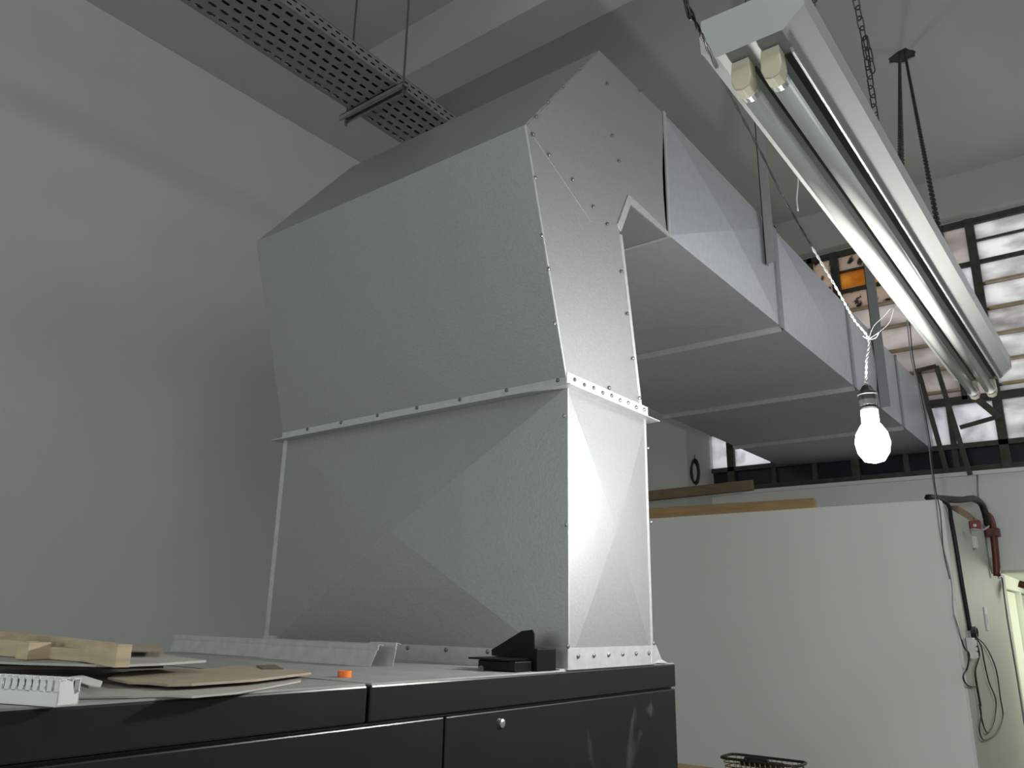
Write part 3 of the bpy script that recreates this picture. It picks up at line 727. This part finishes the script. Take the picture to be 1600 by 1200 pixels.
# ------------------------------------------------------------------ things on the partition side wall
SX = PX+.012
def ps(x, y, X=SX): return at(x, y, 0, X)
thin([(PX-.05, ps(1478, 786).y-.15, PZ+.014), ps(1480, 787), ps(1487, 815), ps(1495, 860), ps(1503, 910), ps(1510, 950), ps(1516, 985)], .012, 'blackp', 'cable', 'thick black cable running down the partition side', 'cable', None, 8)
kc = MB()
K = ps(1517, 988)
for k in range(3):
    kc.tube([K+Vector((.01+.006*k, math.cos(t)*.05+.02*k, math.sin(t)*.03)) for t in [i*math.pi/5 for i in range(10)]], .006, 6, closed=True)
tag(kc.build('cable_knot', 'blackp', smooth=True), 'black loop of cable knotted above the power strip', 'cable')
thin([ps(1521, 992), ps(1540, 1010), ps(1556, 1045), ps(1563, 1090), ps(1567, 1120), ps(1558, 1145), ps(1538, 1156), ps(1530, 1140), ps(1533, 1120), ps(1531, 1100), ps(1526, 1070)], .004, 'blackp', 'looped_cord', 'outermost thin black cord looping low on the side wall', 'cord', None, 8)
thin([ps(1524, 994), ps(1533, 1010), ps(1538, 1035), ps(1545, 1065), ps(1556, 1095), ps(1553, 1130), ps(1544, 1145), ps(1536, 1132), ps(1530, 1100)], .004, 'blackp', 'looped_cord', 'inner thin black cord looping on the side wall', 'cord', None, 8)
thin([ps(1522, 994), ps(1527, 1010), ps(1530, 1027), ps(1524, 1050), ps(1527, 1075), ps(1532, 1103)], .006, 'blackp', 'looped_cord', 'short wavy black cord beside the power strip', 'cord', None, 8)
thin([at(1490, 960, 1, 5.285), ps(1506, 1010, SX+.01), ps(1514, 1022, SX+.05), ps(1511, 1045), ps(1505, 1058), ps(1511, 1070), ps(1524, 1073)], .005, 'blackp', 'looped_cord', 'black cord crossing the face of the power strip', 'cord', None, 8)
pw = empty('power_strip', ps(1512, 1012), 'white power strip hanging on the partition side wall', 'power strip')
A = ps(1517, 996, PX); B = ps(1508, 1030, PX)
A.y = B.y = (A.y+B.y)/2-.01
MB().obox((A+B)/2+Vector((.02, 0, 0)), (B-A)/2, Vector((.018, 0, 0)), Vector((0, .045, 0))).build('body', 'pvc', pw, bevel=.004)
for k in (0.3, .55, .8):
    c = A.lerp(B, k)+Vector((.02, .075, 0)); MB().obox(c, (.016, 0, 0), (0, .03, 0), (0, 0, .022)).build('plug', 'pvc', pw, bevel=.004)
sw = empty('wall_switch', ps(1543, 967, PX), 'white switch plate on the partition side wall', 'switch')
c = ps(1540, 967, PX)
MB().box((PX, c.y-.05, c.z-.075), (PX+.01, c.y+.05, c.z+.075)).build('plate', 'pvc', sw, bevel=.003); MB().box((PX+.01, c.y-.02, c.z-.03), (PX+.015, c.y+.02, c.z+.03)).build('rocker', 'pvc', sw)
# fire alarm box and siren, boxes, pipes
c = ps(1522, 821, PX)
fa = empty('alarm_box', c, 'dark red alarm box high on the partition side wall', 'alarm')
a = at(1513, 814, 0, PX); b = at(1533, 827, 1, a.y)
MB().box((PX, a.y, b.z), (b.x, a.y+.07, a.z)).build('box', 'red', fa, bevel=.004); MB().lathe([(.012, 0), (.010, .006), (.004, .009)], at(1523, 821, 1, a.y), (0, -1, 0)).build('lens', 'pvc', fa)
c = ps(1520, 847, PX)
tag(MB().box((PX, c.y-.05, c.z-.045), (PX+.025, c.y+.04, c.z+.035)).build('junction_box', 'pvc', bevel=.004), 'small white junction box below the red alarm box', 'junction box')
for (x0_, x1_, h_, lb) in ((1497, 1519, .07, 'brown carton on the partition top beside the black hose'), (1520, 1536, .06, 'smaller brown carton next to the red pipe')):
    a = ps(x0_, 800, PX-.02); b = ps(x1_, 808, PX-.02)
    tag(MB().box((PX-.28, a.y, PZ-.02), (PX-.015, min(b.y, YW-.02), PZ-.02+h_)).build('carton', 'brownbox', bevel=.003), lb, 'carton')
Yp = YW-.06
thin([(PX-.1, ps(1483, 787).y, PZ+.045), at(1500, 781, 1, 6.1), at(1520, 779, 1, 6.5), at(1533, 787, 1, 6.8), at(1540, 805, 1, 6.86), at(1543, 820, 1, Yp-.03)], .024, 'blackp', 'black_hose', 'thick black hose curving over the partition to the red pipe', 'hose', None, 8)
thin([at(1538, 806, 1, Yp), at(1545, 806, 1, Yp), at(1550, 818, 1, Yp), at(1553, 840, 1, Yp), at(1556, 870, 1, Yp), at(1558, 900, 1, Yp)], .026, 'pipe', 'red_pipe', 'dark red pipe bending down the wall under the window', 'pipe', None, 6)
pc = at(1551, 832, 1, Yp)
tag(MB().box((pc.x-.045, Yp-.032, pc.z-.03), (pc.x+.045, YW-.002, pc.z+.03)).build('pipe_clamp', 'pipe', bevel=.004), 'dark red clamp holding the bent pipe to the wall', 'clamp')
thin([ps(1515, 829, PX+.03), ps(1520, 827, PX+.06), ps(1536, 828, PX+.1), ps(1545, 822, PX+.12)], .006, 'wire', 'white_wire', 'short white wire from the alarm box to the red pipe', 'wire', None, 5)
a = ps(1547, 835, PX); 
thin([at(1559, 902, 1, YW-.03), at(1566, 901, 1, YW-.03)], .014, 'cap', 'pipe_stub', 'short metal pipe stub at the foot of the red pipe', 'pipe', None, 2)
thin([ps(1566, 903, PX+.006), ps(1575, 970, PX+.006), ps(1590, 1060, PX+.006), ps(1604, 1150, PX+.006)], .006, 'strap', 'wall_cable', 'thin grey cable running down beside the corridor door', 'cable', None, 3)
thin([at(1592, 912, 1, YW+.5), at(1602, 915, 1, YW+.5), at(1640, 925, 1, YW+.5)], .03, 'pipe', 'red_pipe', 'dark red pipe stub at the corridor ceiling by the frame edge', 'pipe', None, 2)
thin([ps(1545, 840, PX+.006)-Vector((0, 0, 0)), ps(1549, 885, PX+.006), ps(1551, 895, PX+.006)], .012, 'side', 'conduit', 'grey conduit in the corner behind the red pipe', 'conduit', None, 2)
thin([at(1527, 742, 1, YW-.01), at(1529, 790, 1, YW-.01)], .006, 'strap', 'thin_wall_cable', 'thin cable on the wall below the window sill', 'cable', None, 2)

# ------------------------------------------------------------------ wire basket on a table by the partition
BY = 3.55
bt = empty('side_table', (-1.45, BY+.05, 0), 'wooden table whose top just shows beside the cabinet corner', 'table')
tz = at(1090, 1196, 1, BY+.15).z
MB().box((-2.05, BY-.22, tz-.03), (-1.0, BY+.15, tz)).build('table_top', 'wood2', bt, bevel=.004)
for x in (-2.0, -1.05):
    for y in (BY-.17, BY+.10): MB().box((x-.025, y-.025, 0), (x+.025, y+.025, tz-.03)).build('leg', 'wood2', bt)
bk = empty('wire_basket', (-1.4, BY, tz), 'black wire basket with handles beside the cabinet corner', 'basket')
xl = at(1127, 1190, 1, BY).x; xr = at(1247, 1190, 1, BY).x; zt = at(1187, 1190, 1, BY).z
if zt < tz+.05: zt = tz+.05
def ring(z, g, r, mb):
    pts = []
    for cx, cy, a0 in ((xr-g-.03, BY+.12-g-.03, 0), (xl+g+.03, BY+.12-g-.03, 90), (xl+g+.03, BY-.02+g+.03, 180), (xr-g-.03, BY-.02+g+.03, 270)):
        for k in range(4):
            a = math.radians(a0+30*k); pts.append((cx+.03*math.cos(a), cy+.03*math.sin(a), z))
    return mb.tube(pts, r, 6, closed=True), pts
mb = MB(); _, top_ring = ring(zt, 0, .006, mb)
mb.build('rim', 'blackp', bk, smooth=True)
mb = MB(); zb = tz+.004
for q in range(1, 5): ring(zt+(zb-zt)*q/4, .012*q/4*2, .002, mb)
mb.build('side_wires', 'blackp', bk)
for ya_, yb_ in ((BY-.02, BY), (BY+.12, BY+.10)):
    mb = MB()
    for k in range(14):
        x = xl+.02+(xr-xl-.04)*k/13; mb.tube([(x, ya_, zt), (x*.97+(xl+xr)/2*.03, yb_, zb)], .002, 5)
    mb.box((xl+.02, ya_-.001, zb), (xr-.02, ya_+.001, zb+.004)); mb.build('upright_wires', 'copper', bk)
MB().box((xl+.07, BY+.03, zt-.03), (xr-.09, BY+.09, zt-.008)).build('folded_handle', 'blackp', bk, bevel=.004)
cx = (xl+xr)/2
MB().tube([(cx-.05, BY-.02, zt), (cx-.04, BY-.02, zt+.012), (cx+.04, BY-.02, zt+.012), (cx+.05, BY-.02, zt)], .007, 8, smooth=4).build('handle', 'blackp', bk, smooth=True)
